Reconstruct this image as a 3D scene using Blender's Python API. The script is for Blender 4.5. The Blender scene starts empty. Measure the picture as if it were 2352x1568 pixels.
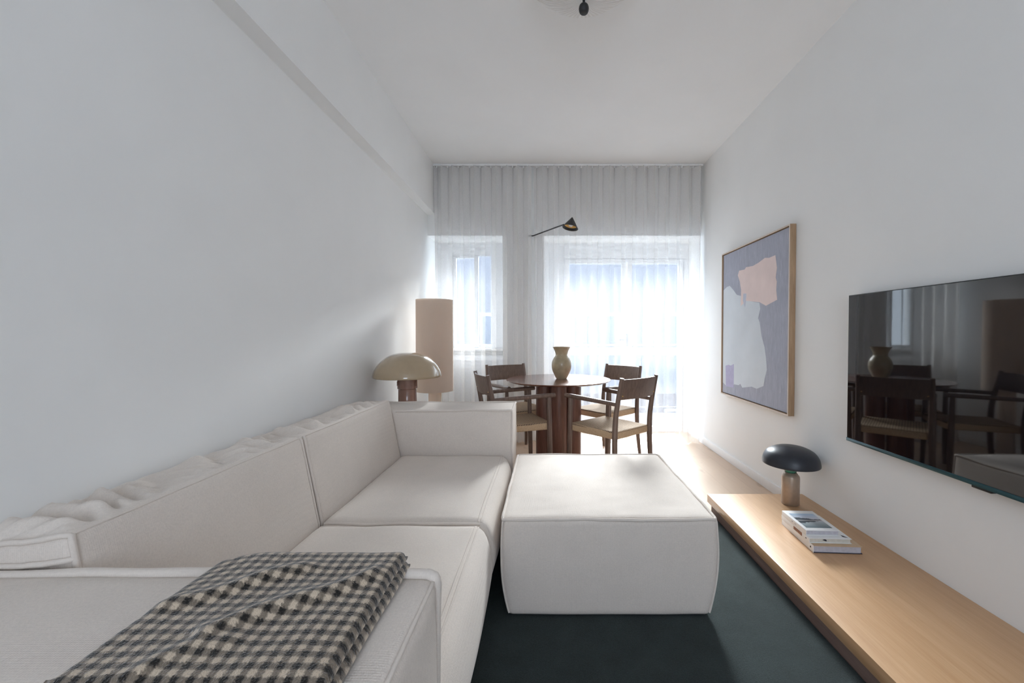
import bpy, bmesh, math, random
from mathutils import Vector, Matrix, noise

# ------------------------------------------------------------------ camera, world, exposure
F, HCAM = 950.0, 1.15                      # focal length in pixels of the 2352 px frame, camera height
TH = math.atan(18 / F)                     # small downward pitch
sc = bpy.context.scene
cam_d = bpy.data.cameras.new('camera')
cam_d.sensor_width = 36.0
cam_d.lens = F / 2352 * 36.0
cam_d.shift_x = -80 / 2352
cam_d.clip_start = 0.02
cam = bpy.data.objects.new('camera', cam_d)
cam.location = (0, 0, HCAM)
cam.rotation_euler = (math.pi / 2 - TH, 0, 0)
sc.collection.objects.link(cam)
sc.camera = cam

world = bpy.data.worlds.new('sky')
sc.world = world
world.use_nodes = True
bg = world.node_tree.nodes['Background']
bg.inputs[0].default_value = (0.74, 0.85, 1.0, 1)
bg.inputs[1].default_value = 0.5

sc.view_settings.view_transform = 'Standard'
sc.view_settings.look = 'None'
sc.view_settings.gamma = 1.0
sc.view_settings.use_curve_mapping = False
sc.view_settings.exposure = 4.0
sc.cycles.use_denoising = True
sc.cycles.max_bounces = 14
sc.cycles.diffuse_bounces = 8
sc.cycles.glossy_bounces = 5
sc.cycles.transmission_bounces = 8
sc.cycles.transparent_max_bounces = 24
sc.cycles.sample_clamp_indirect = 12.0

# hazy low sun in front of the balcony door
sun_d = bpy.data.lights.new('sun', 'SUN')
sun_d.energy = 2.35
sun_d.angle = math.radians(18)
sun_d.color = (0.95, 0.97, 1.0)
sun = bpy.data.objects.new('sun', sun_d)
_az, _el = math.radians(9), math.radians(25)
sun.rotation_euler = Vector((-math.sin(_az) * math.cos(_el), -math.cos(_az) * math.cos(_el), -math.sin(_el))).to_track_quat('-Z', 'Y').to_euler()
sc.collection.objects.link(sun)


def portal(name, x0, x1, z0, z1, y, sign):
    d = bpy.data.lights.new(name, 'AREA')
    d.shape = 'RECTANGLE'
    d.size, d.size_y = x1 - x0, z1 - z0
    d.cycles.is_portal = True
    o = bpy.data.objects.new(name, d)
    o.location = ((x0 + x1) / 2, y, (z0 + z1) / 2)
    o.rotation_euler = (math.pi / 2 * sign, 0, 0)      # -1 faces -Y, +1 faces +Y
    sc.collection.objects.link(o)


# room: right wall / left wall / ceiling / soffit
XR, XL, ZC = 1.64, -1.272, 2.918
YS, YW = 4.435, 4.84                        # inner face of the back wall, plane of the windows
YB = -2.6
ZS = 2.195                                 # window head
portal('daylight_opening_front', XL, XR, 0, ZS, YW + 0.16, -1)
portal('added_fill_opening_rear', -0.40, 0.85, 0.8, 2.45, YB - 0.16, 1)  # portal for the fill opening added behind the camera


# ------------------------------------------------------------------ pixel helper (a pixel + a known plane -> a point)
_c, _s = math.cos(TH), math.sin(TH)


def ray(x, y):
    u, v = (x - 1256) / F, (784 - y) / F
    return Vector((u, _c + v * _s, -_s + v * _c))


def onx(x, y, X):
    d = ray(x, y)
    return Vector((0, 0, HCAM)) + d * (X / d[0])


# ------------------------------------------------------------------ materials
def lin(r, g, b):
    f = lambda c: (c / 255 / 12.92) if c / 255 <= 0.04045 else ((c / 255 + 0.055) / 1.055) ** 2.4
    return (f(r), f(g), f(b), 1)


class NT:
    def __init__(self, name):
        self.m = bpy.data.materials.new(name)
        self.m.use_nodes = True
        self.t = self.m.node_tree
        self.b = self.t.nodes['Principled BSDF']
        self.out = self.t.nodes['Material Output']

    def n(self, typ, **kw):
        o = self.t.nodes.new(typ)
        for k, v in kw.items():
            setattr(o, k, v)
        return o

    def l(self, a, b):
        self.t.links.new(a, b)

    def coord(self, kind='Object', scale=(1, 1, 1), rot=(0, 0, 0)):
        tc = self.n('ShaderNodeTexCoord')
        mp = self.n('ShaderNodeMapping')
        mp.inputs['Scale'].default_value = scale
        mp.inputs['Rotation'].default_value = rot
        self.l(tc.outputs[kind], mp.inputs[0])
        return mp.outputs[0]

    def noise(self, vec, scale, detail=3, rough=0.5):
        o = self.n('ShaderNodeTexNoise')
        o.inputs['Scale'].default_value = scale
        o.inputs['Detail'].default_value = detail
        o.inputs['Roughness'].default_value = rough
        self.l(vec, o.inputs['Vector'])
        return o.outputs['Fac']

    def ramp(self, fac, stops, interp='LINEAR'):
        o = self.n('ShaderNodeValToRGB')
        o.color_ramp.interpolation = interp
        e = o.color_ramp.elements
        while len(e) < len(stops):
            e.new(0.5)
        for el, (p, c) in zip(e, stops):
            el.position = p
            el.color = c if len(c) == 4 else (*c, 1)
        self.l(fac, o.inputs[0])
        return o.outputs[0]

    def bump(self, h, strength=0.2, dist=0.002):
        o = self.n('ShaderNodeBump')
        o.inputs['Strength'].default_value = strength
        o.inputs['Distance'].default_value = dist
        self.l(h, o.inputs['Height'])
        self.l(o.outputs[0], self.b.inputs['Normal'])

    def math(self, op, a, b=None, c=None):
        o = self.n('ShaderNodeMath', operation=op)
        for i, v in enumerate((a, b, c)):
            if v is None:
                continue
            if isinstance(v, (int, float)):
                o.inputs[i].default_value = v
            else:
                self.l(v, o.inputs[i])
        return o.outputs[0]

    def mix(self, fac, a, b):
        o = self.n('ShaderNodeMix', data_type='RGBA')
        for i, v in ((0, fac), (6, a), (7, b)):
            if isinstance(v, (int, float, tuple)):
                o.inputs[i].default_value = v
            else:
                self.l(v, o.inputs[i])
        return o.outputs[2]


def plain(name, col, rough=0.5, metal=0.0, spec=0.5, coat=0.0, var=0.04, nscale=40, bump=0.0, bscale=200):
    t = NT(name)
    v = t.coord()
    a = tuple(max(0, c * (1 - var)) for c in col[:3])
    b = tuple(min(1, c * (1 + var)) for c in col[:3])
    t.l(t.ramp(t.noise(v, nscale), [(0.3, a), (0.7, b)]), t.b.inputs['Base Color'])
    t.b.inputs['Roughness'].default_value = rough
    t.b.inputs['Metallic'].default_value = metal
    t.b.inputs['Specular IOR Level'].default_value = spec
    t.b.inputs['Coat Weight'].default_value = coat
    t.b.inputs['Coat Roughness'].default_value = 0.05
    if bump:
        t.bump(t.noise(v, bscale, 4), bump, 0.001)
    return t.m


def wood(name, dark, light, scale=1.0, axis=1, rough=0.45, coat=0.0, stretch=14, bump=0.05):
    t = NT(name)
    s = [stretch * scale] * 3
    s[axis] = scale
    v = t.coord(scale=tuple(s))
    n1 = t.noise(v, 2.2, 5, 0.6)
    n2 = t.noise(v, 11.0, 3, 0.6)
    f = t.math('ADD', t.math('MULTIPLY', n1, 0.7), t.math('MULTIPLY', n2, 0.3))
    t.l(t.ramp(f, [(0.34, dark), (0.66, light)]), t.b.inputs['Base Color'])
    t.b.inputs['Roughness'].default_value = rough
    t.b.inputs['Coat Weight'].default_value = coat
    t.b.inputs['Coat Roughness'].default_value = 0.12
    if bump:
        t.bump(n2, bump, 0.001)
    return t.m


def fabric(name, col, scale=900, strength=0.35, var=0.07, sheen=0.15):
    t = NT(name)
    v = t.coord()
    sp = t.n('ShaderNodeSeparateXYZ')
    t.l(v, sp.inputs[0])
    # three crossed thread waves broken up by noise
    w = [t.math('SINE', t.math('MULTIPLY', sp.outputs[i], scale)) for i in range(3)]
    weave = t.math('MULTIPLY', t.math('ADD', w[0], w[1]), t.math('ADD', w[2], 1.5))
    nf = t.noise(v, 210, 4, 0.8)
    nb = t.noise(v, 7, 4, 0.6)
    h = t.math('ADD', t.math('MULTIPLY', weave, 0.12), nf)
    fac = t.math('ADD', t.math('MULTIPLY', nf, 0.75), t.math('MULTIPLY', nb, 0.25))
    a = tuple(c * (1 - var) for c in col[:3])
    b = tuple(min(1, c * (1 + var)) for c in col[:3])
    t.l(t.ramp(fac, [(0.33, a), (0.67, b)]), t.b.inputs['Base Color'])
    t.b.inputs['Roughness'].default_value = 0.95
    t.b.inputs['Specular IOR Level'].default_value = 0.15
    t.b.inputs['Sheen Weight'].default_value = sheen
    t.bump(h, strength, 0.0012)
    return t.m


M = {}
M['wall'] = plain('wall_paint', (0.865, 0.865, 0.855), 0.85, spec=0.2, var=0.01, nscale=3, bump=0.04, bscale=260)
M['ceiling'] = plain('ceiling_paint', (0.885, 0.885, 0.88), 0.9, spec=0.15, var=0.01, nscale=3)
M['trim'] = plain('white_lacquer', (0.85, 0.85, 0.85), 0.4, var=0.01)
M['sofa'] = fabric('cream_linen_upholstery', (0.71, 0.64, 0.58), 1500, 0.4, 0.09)
M['piping'] = fabric('cream_piping', (0.71, 0.64, 0.58), 1500, 0.25, 0.05)
M['walnut'] = wood('dark_stained_walnut', (0.100, 0.062, 0.046), (0.195, 0.128, 0.098), 3, 2, 0.42, 0.15)
M['table'] = wood('reddish_walnut', (0.115, 0.045, 0.030), (0.24, 0.105, 0.070), 2.2, 0, 0.25, 0.5)
M['table_leg'] = wood('reddish_walnut_upright', (0.10, 0.040, 0.027), (0.20, 0.085, 0.058), 2.2, 2, 0.38, 0.2)
M['oak'] = wood('light_oak_veneer', (0.55, 0.315, 0.155), (0.65, 0.405, 0.22), 1.1, 1, 0.42, 0.15, 22, 0.03)
M['plinth'] = wood('shaded_oak_plinth', (0.21, 0.14, 0.12), (0.29, 0.20, 0.17), 1.1, 1, 0.55)  # oak darkened: shade under the top board is put into the colour
M['frame_oak'] = wood('oak_frame', (0.36, 0.23, 0.13), (0.50, 0.34, 0.21), 2, 2, 0.5)
M['frame_lip'] = wood('pale_frame_face', (0.62, 0.53, 0.46), (0.74, 0.66, 0.59), 2, 2, 0.5)  # paler front wood, with the lit edge highlight put into its tone
M['black_metal'] = plain('matt_black_metal', (0.012, 0.013, 0.015), 0.45, var=0.1)
M['gold'] = plain('brushed_gold', (0.80, 0.52, 0.18), 0.5, 0.1, var=0.05)
M['linen_shade'] = fabric('beige_linen_shade', (0.79, 0.69, 0.60), 1200, 0.2, 0.05)
_t = M['linen_shade'].node_tree
_tr = _t.nodes.new('ShaderNodeBsdfTranslucent')
_tr.inputs[0].default_value = (0.80, 0.72, 0.65, 1)
_mx = _t.nodes.new('ShaderNodeMixShader')
_mx.inputs[0].default_value = 0.45
_t.links.new(_t.nodes['Principled BSDF'].outputs[0], _mx.inputs[1])
_t.links.new(_tr.outputs[0], _mx.inputs[2])
_t.links.new(_mx.outputs[0], _t.nodes['Material Output'].inputs[0])
M['lamp_beige'] = plain('glossy_beige_lacquer', (0.40, 0.30, 0.19), 0.15, coat=0.9, var=0.02)
M['lamp_brown'] = plain('glossy_brown_lacquer', (0.27, 0.145, 0.105), 0.25, coat=0.7, var=0.04)
M['ceramic'] = plain('beige_glazed_ceramic', (0.42, 0.345, 0.22), 0.35, coat=0.35, var=0.12, nscale=22, bump=0.15, bscale=60)
M['navy'] = plain('midnight_enamel', (0.020, 0.024, 0.034), 0.38, spec=0.5, var=0.05)
M['teal'] = plain('sea_green_glass', (0.05, 0.24, 0.17), 0.15, coat=0.5, var=0.05)
M['lamp_base'] = plain('brushed_warm_metal', (0.42, 0.335, 0.265), 0.34, 0.45, var=0.06)
M['tv_screen'] = plain('tv_glass', (0.004, 0.004, 0.006), 0.03, spec=1.0, var=0.0)
M['tv_body'] = plain('tv_plastic', (0.010, 0.012, 0.014), 0.35, var=0.05)
M['tv_bezel'] = plain('tv_bezel_metal', (0.030, 0.085, 0.105), 0.28, 0.6, var=0.05)  # teal is a reflection tint put into the base colour
M['paper_white'] = plain('white_book_cover', (0.82, 0.82, 0.82), 0.45, var=0.02)
M['pages'] = plain('page_edges', (0.52, 0.51, 0.56), 0.9, var=0.08, nscale=90)
M['pages_cream'] = plain('cream_page_edges', (0.62, 0.60, 0.54), 0.9, var=0.06, nscale=90)
M['ink'] = plain('dark_ink', (0.012, 0.012, 0.02), 0.6, var=0.0)
M['slate_cover'] = plain('slate_book_cover', (0.035, 0.035, 0.065), 0.5, var=0.05)
M['tan_cover'] = plain('tan_book_cover', (0.56, 0.40, 0.26), 0.5, var=0.05)
M['pvc'] = plain('white_window_frame', (0.80, 0.82, 0.85), 0.35, var=0.01)
M['concrete'] = plain('grey_concrete', (0.16, 0.17, 0.19), 0.9, var=0.05, nscale=6)
M['facade'] = plain('pale_facade_render', (0.30, 0.325, 0.38), 0.9, var=0.02, nscale=2)
M['facade_blue'] = plain('pale_blue_parapet', (0.25, 0.31, 0.40), 0.6, var=0.02, nscale=2)
M['rail_metal'] = plain('grey_railing_paint', (0.30, 0.325, 0.38), 0.5, var=0.03)


def m_floor():
    t = NT('oak_floor_boards')
    v = t.coord()
    br = t.n('ShaderNodeTexBrick')
    mp = t.coord(rot=(0, 0, math.pi / 2))
    t.l(mp, br.inputs['Vector'])
    br.inputs['Scale'].default_value = 1.0
    br.inputs['Brick Width'].default_value = 1.9
    br.inputs['Row Height'].default_value = 0.19
    br.inputs['Mortar Size'].default_value = 0.0012
    br.inputs['Color1'].default_value = (0.62, 0.46, 0.33, 1)
    br.inputs['Color2'].default_value = (0.57, 0.41, 0.29, 1)
    br.inputs['Mortar'].default_value = (0.42, 0.30, 0.20, 1)
    g = t.noise(t.coord(scale=(16, 1.2, 16)), 3, 5, 0.6)
    k = t.noise(t.coord(scale=(3.2, 1.5, 1)), 2.2, 2, 0.4)
    knot = t.ramp(k, [(0.66, (0, 0, 0)), (0.72, (1, 1, 1))])
    col = t.mix(t.math('MULTIPLY', g, 0.45), br.outputs['Color'], (0.72, 0.58, 0.45, 1))
    col = t.mix(t.math('MULTIPLY', knot, 0.35), col, (0.25, 0.15, 0.09, 1))
    t.l(col, t.b.inputs['Base Color'])
    t.b.inputs['Roughness'].default_value = 0.38
    t.bump(g, 0.04, 0.001)
    return t.m


def m_rug():
    t = NT('dark_green_wool_pile')
    v = t.coord()
    n = t.noise(v, 330, 4, 0.75)
    n2 = t.noise(v, 9, 3, 0.6)
    f = t.math('ADD', t.math('MULTIPLY', n, 0.8), t.math('MULTIPLY', n2, 0.2))
    t.l(t.ramp(f, [(0.34, (0.008, 0.014, 0.014)), (0.68, (0.052, 0.074, 0.073))]), t.b.inputs['Base Color'])
    t.b.inputs['Roughness'].default_value = 1.0
    t.b.inputs['Specular IOR Level'].default_value = 0.05
    t.b.inputs['Sheen Weight'].default_value = 0.12
    t.bump(n, 0.9, 0.006)
    return t.m


def m_sheer():
    t = NT('sheer_white_voile')
    t.t.nodes.remove(t.b)
    v = t.coord(scale=(1, 1, 0.25))
    n = t.noise(v, 260, 3, 0.6)
    col = t.ramp(n, [(0.3, (0.80, 0.79, 0.77)), (0.7, (0.90, 0.89, 0.88))])
    dif = t.n('ShaderNodeBsdfDiffuse')
    tra = t.n('ShaderNodeBsdfTranslucent')
    trp = t.n('ShaderNodeBsdfTransparent')
    t.l(col, dif.inputs[0])
    tra.inputs[0].default_value = (0.80, 0.84, 0.97, 1)
    m1 = t.n('ShaderNodeMixShader')
    m1.inputs[0].default_value = 0.04
    t.l(dif.outputs[0], m1.inputs[1])
    t.l(tra.outputs[0], m1.inputs[2])
    m2 = t.n('ShaderNodeMixShader')
    m2.inputs[0].default_value = 0.54
    t.l(trp.outputs[0], m2.inputs[1])
    t.l(m1.outputs[0], m2.inputs[2])
    t.l(m2.outputs[0], t.out.inputs[0])
    return t.m


def m_glass():
    t = NT('clear_window_glass')
    t.t.nodes.remove(t.b)
    trp = t.n('ShaderNodeBsdfTransparent')
    trp.inputs[0].default_value = (0.95, 0.97, 0.97, 1)
    gl = t.n('ShaderNodeBsdfGlossy')
    gl.inputs['Roughness'].default_value = 0.02
    m = t.n('ShaderNodeMixShader')
    m.inputs[0].default_value = 0.06
    t.l(trp.outputs[0], m.inputs[1])
    t.l(gl.outputs[0], m.inputs[2])
    t.l(m.outputs[0], t.out.inputs[0])
    return t.m


def m_cord():
    t = NT('woven_paper_cord')
    v = t.coord()
    sp = t.n('ShaderNodeSeparateXYZ')
    t.l(v, sp.inputs[0])
    k = 2 * math.pi / 0.0165
    sx = t.math('SINE', t.math('MULTIPLY', sp.outputs[0], k))
    # the dark gaps stagger from row to row
    row = t.math('MULTIPLY', sp.outputs[1], 1 / 0.0135)
    sy = t.math('SINE', t.math('MULTIPLY', row, 2 * math.pi))
    hole = t.math('MULTIPLY', t.math('GREATER_THAN', sx, -0.15), t.math('GREATER_THAN', sy, -0.2))
    hole = t.math('MULTIPLY', hole, t.math('GREATER_THAN', sp.outputs[2], 0.4455))
    n = t.noise(v, 120, 3)
    base = t.ramp(n, [(0.3, (0.50, 0.345, 0.21)), (0.7, (0.62, 0.45, 0.29))])
    t.l(t.mix(hole, base, (0.060, 0.040, 0.030, 1)), t.b.inputs['Base Color'])
    t.b.inputs['Roughness'].default_value = 0.8
    fine = t.math('SINE', t.math('MULTIPLY', t.math('ADD', sp.outputs[0], sp.outputs[1]), 2 * math.pi / 0.004))
    h = t.math('SUBTRACT', t.math('MULTIPLY', fine, 0.3), hole)
    t.bump(h, 0.6, 0.002)
    return t.m


def m_check():
    t = NT('checked_wool')
    uv = t.n('ShaderNodeUVMap')
    uv.uv_map = 'weave'
    sp = t.n('ShaderNodeSeparateXYZ')
    nz = t.n('ShaderNodeTexNoise')
    nz.inputs['Scale'].default_value = 330
    nz.inputs['Detail'].default_value = 3
    t.l(uv.outputs[0], nz.inputs['Vector'])
    nf = t.math('SUBTRACT', nz.outputs['Fac'], 0.5)
    t.l(uv.outputs[0], sp.inputs[0])
    k = 2 * math.pi / 0.0203
    st = []
    for i in range(2):
        p = t.math('ADD', t.math('MULTIPLY', sp.outputs[i], k), t.math('MULTIPLY', nf, 2.6))
        s = t.math('SINE', p)
        mr = t.n('ShaderNodeMapRange')
        mr.interpolation_type = 'SMOOTHSTEP'
        mr.inputs[1].default_value = -0.65
        mr.inputs[2].default_value = 0.65
        t.l(s, mr.inputs[0])
        st.append(mr.outputs[0])
    sm = t.math('MULTIPLY', t.math('ADD', st[0], st[1]), 0.5)
    sm = t.math('ADD', sm, t.math('MULTIPLY', nf, 0.35))
    t.l(t.ramp(sm, [(0.0, (0.62, 0.51, 0.39)), (0.5, (0.21, 0.172, 0.135)), (1.0, (0.020, 0.018, 0.016))]), t.b.inputs['Base Color'])
    t.b.inputs['Roughness'].default_value = 1.0
    t.b.inputs['Specular IOR Level'].default_value = 0.05
    t.b.inputs['Sheen Weight'].default_value = 0.6
    t.b.inputs['Sheen Roughness'].default_value = 0.4
    t.bump(nz.outputs['Fac'], 0.8, 0.003)
    return t.m


def m_canvas():
    t = NT('streaked_grey_canvas')
    n = t.noise(t.coord(scale=(1, 9, 1.6)), 5, 6, 0.7)
    n2 = t.noise(t.coord(scale=(1, 40, 5)), 4, 4, 0.7)
    f = t.math('ADD', t.math('MULTIPLY', n, 0.6), t.math('MULTIPLY', n2, 0.4))
    t.l(t.ramp(f, [(0.3, (0.33, 0.345, 0.42)), (0.58, (0.44, 0.46, 0.545)), (0.78, (0.62, 0.65, 0.72))]), t.b.inputs['Base Color'])
    t.b.inputs['Roughness'].default_value = 0.8
    t.bump(n2, 0.25, 0.001)
    return t.m


def m_cover_photo():
    # lake at dusk: pale sky, dark tree line, its reflection in grey-green water
    t = NT('lake_photograph_print')
    tc = t.n('ShaderNodeTexCoord')
    sp = t.n('ShaderNodeSeparateXYZ')
    t.l(tc.outputs['Generated'], sp.inputs[0])
    x, y = sp.outputs[0], sp.outputs[1]
    nn = t.noise(tc.outputs['Generated'], 9, 5, 0.7)
    slope = t.math('MULTIPLY', x, -0.16)
    top = t.math('ADD', t.math('ADD', 0.72, slope), t.math('MULTIPLY', t.math('SUBTRACT', nn, 0.5), 0.22))
    bot = t.math('ADD', t.math('ADD', 0.28, t.math('MULTIPLY', x, 0.22)), t.math('MULTIPLY', t.math('SUBTRACT', nn, 0.5), 0.24))
    trees = t.math('MULTIPLY', t.math('LESS_THAN', y, top), t.math('GREATER_THAN', y, bot))
    shore = t.math('LESS_THAN', t.math('ABSOLUTE', t.math('SUBTRACT', y, 0.505)), 0.022)
    sky = t.ramp(y, [(0.0, (0.10, 0.15, 0.17)), (0.40, (0.42, 0.47, 0.50)), (0.55, (0.62, 0.60, 0.64)), (1.0, (0.42, 0.56, 0.72))])
    col = t.mix(trees, sky, (0.055, 0.07, 0.085, 1))
    col = t.mix(shore, col, (0.50, 0.47, 0.47, 1))
    t.l(col, t.b.inputs['Base Color'])
    t.b.inputs['Roughness'].default_value = 0.4
    return t.m


M['floor'] = m_floor()
M['rug'] = m_rug()
M['sheer'] = m_sheer()
M['glass'] = m_glass()
M['cord'] = m_cord()
M['check'] = m_check()
M['canvas'] = m_canvas()
M['cover_photo'] = m_cover_photo()
M['paint_pale'] = plain('pale_blue_grey_paint', (0.66, 0.71, 0.76), 0.75, var=0.04, nscale=5, bump=0.1, bscale=80)
M['paint_pink'] = plain('blush_pink_paint', (0.82, 0.68, 0.65), 0.75, var=0.05, nscale=7, bump=0.1, bscale=80)
M['paint_lilac'] = plain('lilac_paint', (0.46, 0.44, 0.62), 0.75, var=0.05, nscale=30)
M['paint_ice'] = plain('ice_blue_paint', (0.55, 0.58, 0.68), 0.75, var=0.05, nscale=30)
M['spine_photo'] = plain('russet_spine_print', (0.26, 0.12, 0.08), 0.5, var=0.6, nscale=120)


def m_pleat():
    t = NT('pleated_paper_shade')
    tc = t.n('ShaderNodeTexCoord')
    sp = t.n('ShaderNodeSeparateXYZ')
    t.l(tc.outputs['Object'], sp.inputs[0])
    ang = t.math('ARCTAN2', sp.outputs[1], sp.outputs[0])
    s = t.math('SINE', t.math('MULTIPLY', ang, 60))
    t.l(t.ramp(t.math('ADD', t.math('MULTIPLY', s, 0.5), 0.5), [(0, (0.76, 0.745, 0.72)), (1, (0.86, 0.855, 0.84))]), t.b.inputs['Base Color'])
    t.b.inputs['Roughness'].default_value = 0.8
    t.bump(s, 0.4, 0.003)
    return t.m


M['pleat'] = m_pleat()


# ------------------------------------------------------------------ object helpers
COL = sc.collection


def link(name, me, mat, parent=None, smooth=True, angle=40):
    if mat:
        me.materials.append(mat)
    if smooth:
        for p in me.polygons:
            p.use_smooth = True
        me.set_sharp_from_angle(angle=math.radians(angle))
    o = bpy.data.objects.new(name, me)
    COL.objects.link(o)
    if parent:
        o.parent = parent
    return o


def tag(o, label, cat, group=None, kind=None):
    o['label'] = label
    o['category'] = cat
    if group:
        o['group'] = group
    if kind:
        o['kind'] = kind
    return o


def thing(name, label, cat, loc=(0, 0, 0), rz=0, group=None):
    o = bpy.data.objects.new(name, None)
    o.empty_display_size = 0.1
    o.location = loc
    o.rotation_euler = (0, 0, rz)
    COL.objects.link(o)
    return tag(o, label, cat, group)


def struct(o, label=None):
    o['kind'] = 'structure'
    if label:
        o['label'] = label
    return o


def from_bm(name, bm, mat, parent=None, smooth=True, angle=40):
    bmesh.ops.recalc_face_normals(bm, faces=bm.faces)
    me = bpy.data.meshes.new(name)
    bm.to_mesh(me)
    bm.free()
    return link(name, me, mat, parent, smooth, angle)


def add_box(bm, lo, hi, bevel=0.0, seg=2):
    r = bmesh.ops.create_cube(bm, size=1)
    vs = r['verts']
    for v in vs:
        for i in range(3):
            v.co[i] = lo[i] + (v.co[i] + 0.5) * (hi[i] - lo[i])
    if bevel:
        es = list({e for v in vs for e in v.link_edges})
        bmesh.ops.bevel(bm, geom=es, offset=bevel, segments=seg, affect='EDGES', profile=0.5)


def box(name, lo, hi, mat, parent=None, bevel=0.0):
    bm = bmesh.new()
    add_box(bm, lo, hi, bevel)
    return from_bm(name, bm, mat, parent)


def add_lathe(bm, prof, seg=48, centre=(0, 0, 0)):
    rings = []
    for r, z in prof:
        if r < 1e-5:
            rings.append([bm.verts.new((centre[0], centre[1], centre[2] + z))])
        else:
            rings.append([bm.verts.new((centre[0] + r * math.cos(2 * math.pi * k / seg), centre[1] + r * math.sin(2 * math.pi * k / seg), centre[2] + z)) for k in range(seg)])
    for a, b in zip(rings, rings[1:]):
        for k in range(seg):
            k2 = (k + 1) % seg
            if len(a) == 1 and len(b) == 1:
                continue
            if len(a) == 1:
                bm.faces.new((a[0], b[k], b[k2]))
            elif len(b) == 1:
                bm.faces.new((a[k], a[k2], b[0]))
            else:
                bm.faces.new((a[k], a[k2], b[k2], b[k]))


def lathe(name, prof, mat, parent=None, seg=48, centre=(0, 0, 0), angle=40):
    bm = bmesh.new()
    add_lathe(bm, prof, seg, centre)
    return from_bm(name, bm, mat, parent, True, angle)


def smooth_prof(pts, n=6):
    """Catmull-Rom through profile points."""
    P = [Vector((p[0], p[1], 0)) for p in pts]
    out = []
    for i in range(len(P) - 1):
        p0, p1, p2, p3 = P[max(i - 1, 0)], P[i], P[i + 1], P[min(i + 2, len(P) - 1)]
        for k in range(n):
            t = k / n
            q = 0.5 * ((2 * p1) + (p2 - p0) * t + (2 * p0 - 5 * p1 + 4 * p2 - p3) * t * t + (3 * p1 - p0 - 3 * p2 + p3) * t ** 3)
            out.append((max(q.x, 0), q.y))
    out.append((pts[-1][0], pts[-1][1]))
    return out


def curve3(pts, n=6):
    P = [Vector(p) for p in pts]
    out = []
    for i in range(len(P) - 1):
        p0, p1, p2, p3 = P[max(i - 1, 0)], P[i], P[i + 1], P[min(i + 2, len(P) - 1)]
        for k in range(n):
            t = k / n
            out.append(0.5 * ((2 * p1) + (p2 - p0) * t + (2 * p0 - 5 * p1 + 4 * p2 - p3) * t * t + (3 * p1 - p0 - 3 * p2 + p3) * t ** 3))
    out.append(P[-1])
    return out


def add_tube(bm, pts, rad, seg=10, closed=False, flat=(1, 1)):
    pts = [Vector(p) for p in pts]
    n = len(pts)
    rads = rad if isinstance(rad, (list, tuple)) else [rad] * n
    rings = []
    prev = None
    for i, p in enumerate(pts):
        if closed:
            d = pts[(i + 1) % n] - pts[i - 1]
        else:
            d = pts[min(i + 1, n - 1)] - pts[max(i - 1, 0)]
        d.normalize()
        ref = prev if prev is not None else (Vector((0, 0, 1)) if abs(d.z) < 0.9 else Vector((1, 0, 0)))
        a = d.cross(ref).normalized() if prev is None else (prev - d * prev.dot(d)).normalized()
        prev = a
        b = d.cross(a)
        rings.append([bm.verts.new(p + (a * math.cos(2 * math.pi * k / seg) * flat[0] + b * math.sin(2 * math.pi * k / seg) * flat[1]) * rads[i]) for k in range(seg)])
    pairs = list(zip(rings, rings[1:])) + ([(rings[-1], rings[0])] if closed else [])
    for a, b in pairs:
        for k in range(seg):
            k2 = (k + 1) % seg
            bm.faces.new((a[k], a[k2], b[k2], b[k]))
    if not closed:
        bm.faces.new(rings[0][::-1])
        bm.faces.new(rings[-1])


def tube(name, pts, rad, mat, parent=None, seg=10, closed=False, flat=(1, 1)):
    bm = bmesh.new()
    add_tube(bm, pts, rad, seg, closed, flat)
    return from_bm(name, bm, mat, parent, True, 60)


def copy_tree(o, parent=None):
    c = o.copy()
    COL.objects.link(c)
    c.parent = parent
    for ch in list(o.children):
        copy_tree(ch, c)
    return c


# ------------------------------------------------------------------ the room
struct(box('floor', (XL - 0.1, YB, -0.06), (XR + 0.1, YW + 0.05, 0), M['floor']))
struct(box('ceiling', (XL - 0.1, YB, ZC), (XR + 0.1, YW + 0.3, ZC + 0.12), M['ceiling']))
struct(box('wall_left', (XL - 0.12, YB, 0), (XL, YW + 0.3, ZC), M['wall']))
struct(box('wall_right', (XR, YB, 0), (XR + 0.12, YW + 0.3, ZC), M['wall']))
struct(box('trim_1', (XL, YB, 2.415), (-1.185, YS, ZC), M['wall']), 'shallow boxed beam running along the top of the left wall')
struct(box('baseboard_right', (XR - 0.014, 2.66, 0), (XR, YS, 0.072), M['trim'], None, 0.003))
struct(box('baseboard_left', (XL, 2.85, 0), (XL + 0.014, YS, 0.072), M['trim'], None, 0.003))

# back wall: head above the openings, pillar, wall under the narrow window, jambs
bm = bmesh.new()
add_box(bm, (XL, YS, ZS), (XR, YW + 0.12, ZC))
add_box(bm, (-0.47, YS, 0), (-0.03, YW + 0.12, ZS))
add_box(bm, (XL, YW - 0.03, 0), (-0.47, YW + 0.12, 0.985))
struct(from_bm('wall_back', bm, M['wall']))
# unseen wall behind the camera, its opening added to light the room
bm = bmesh.new()
add_box(bm, (XL, YB - 0.12, 0), (-0.40, YB, ZC))
add_box(bm, (0.85, YB - 0.12, 0), (XR, YB, ZC))
add_box(bm, (-0.40, YB - 0.12, 2.45), (0.85, YB, ZC))
add_box(bm, (-0.40, YB - 0.12, 0), (0.85, YB, 0.80))
struct(from_bm('wall_rear', bm, M['wall']))


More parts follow.
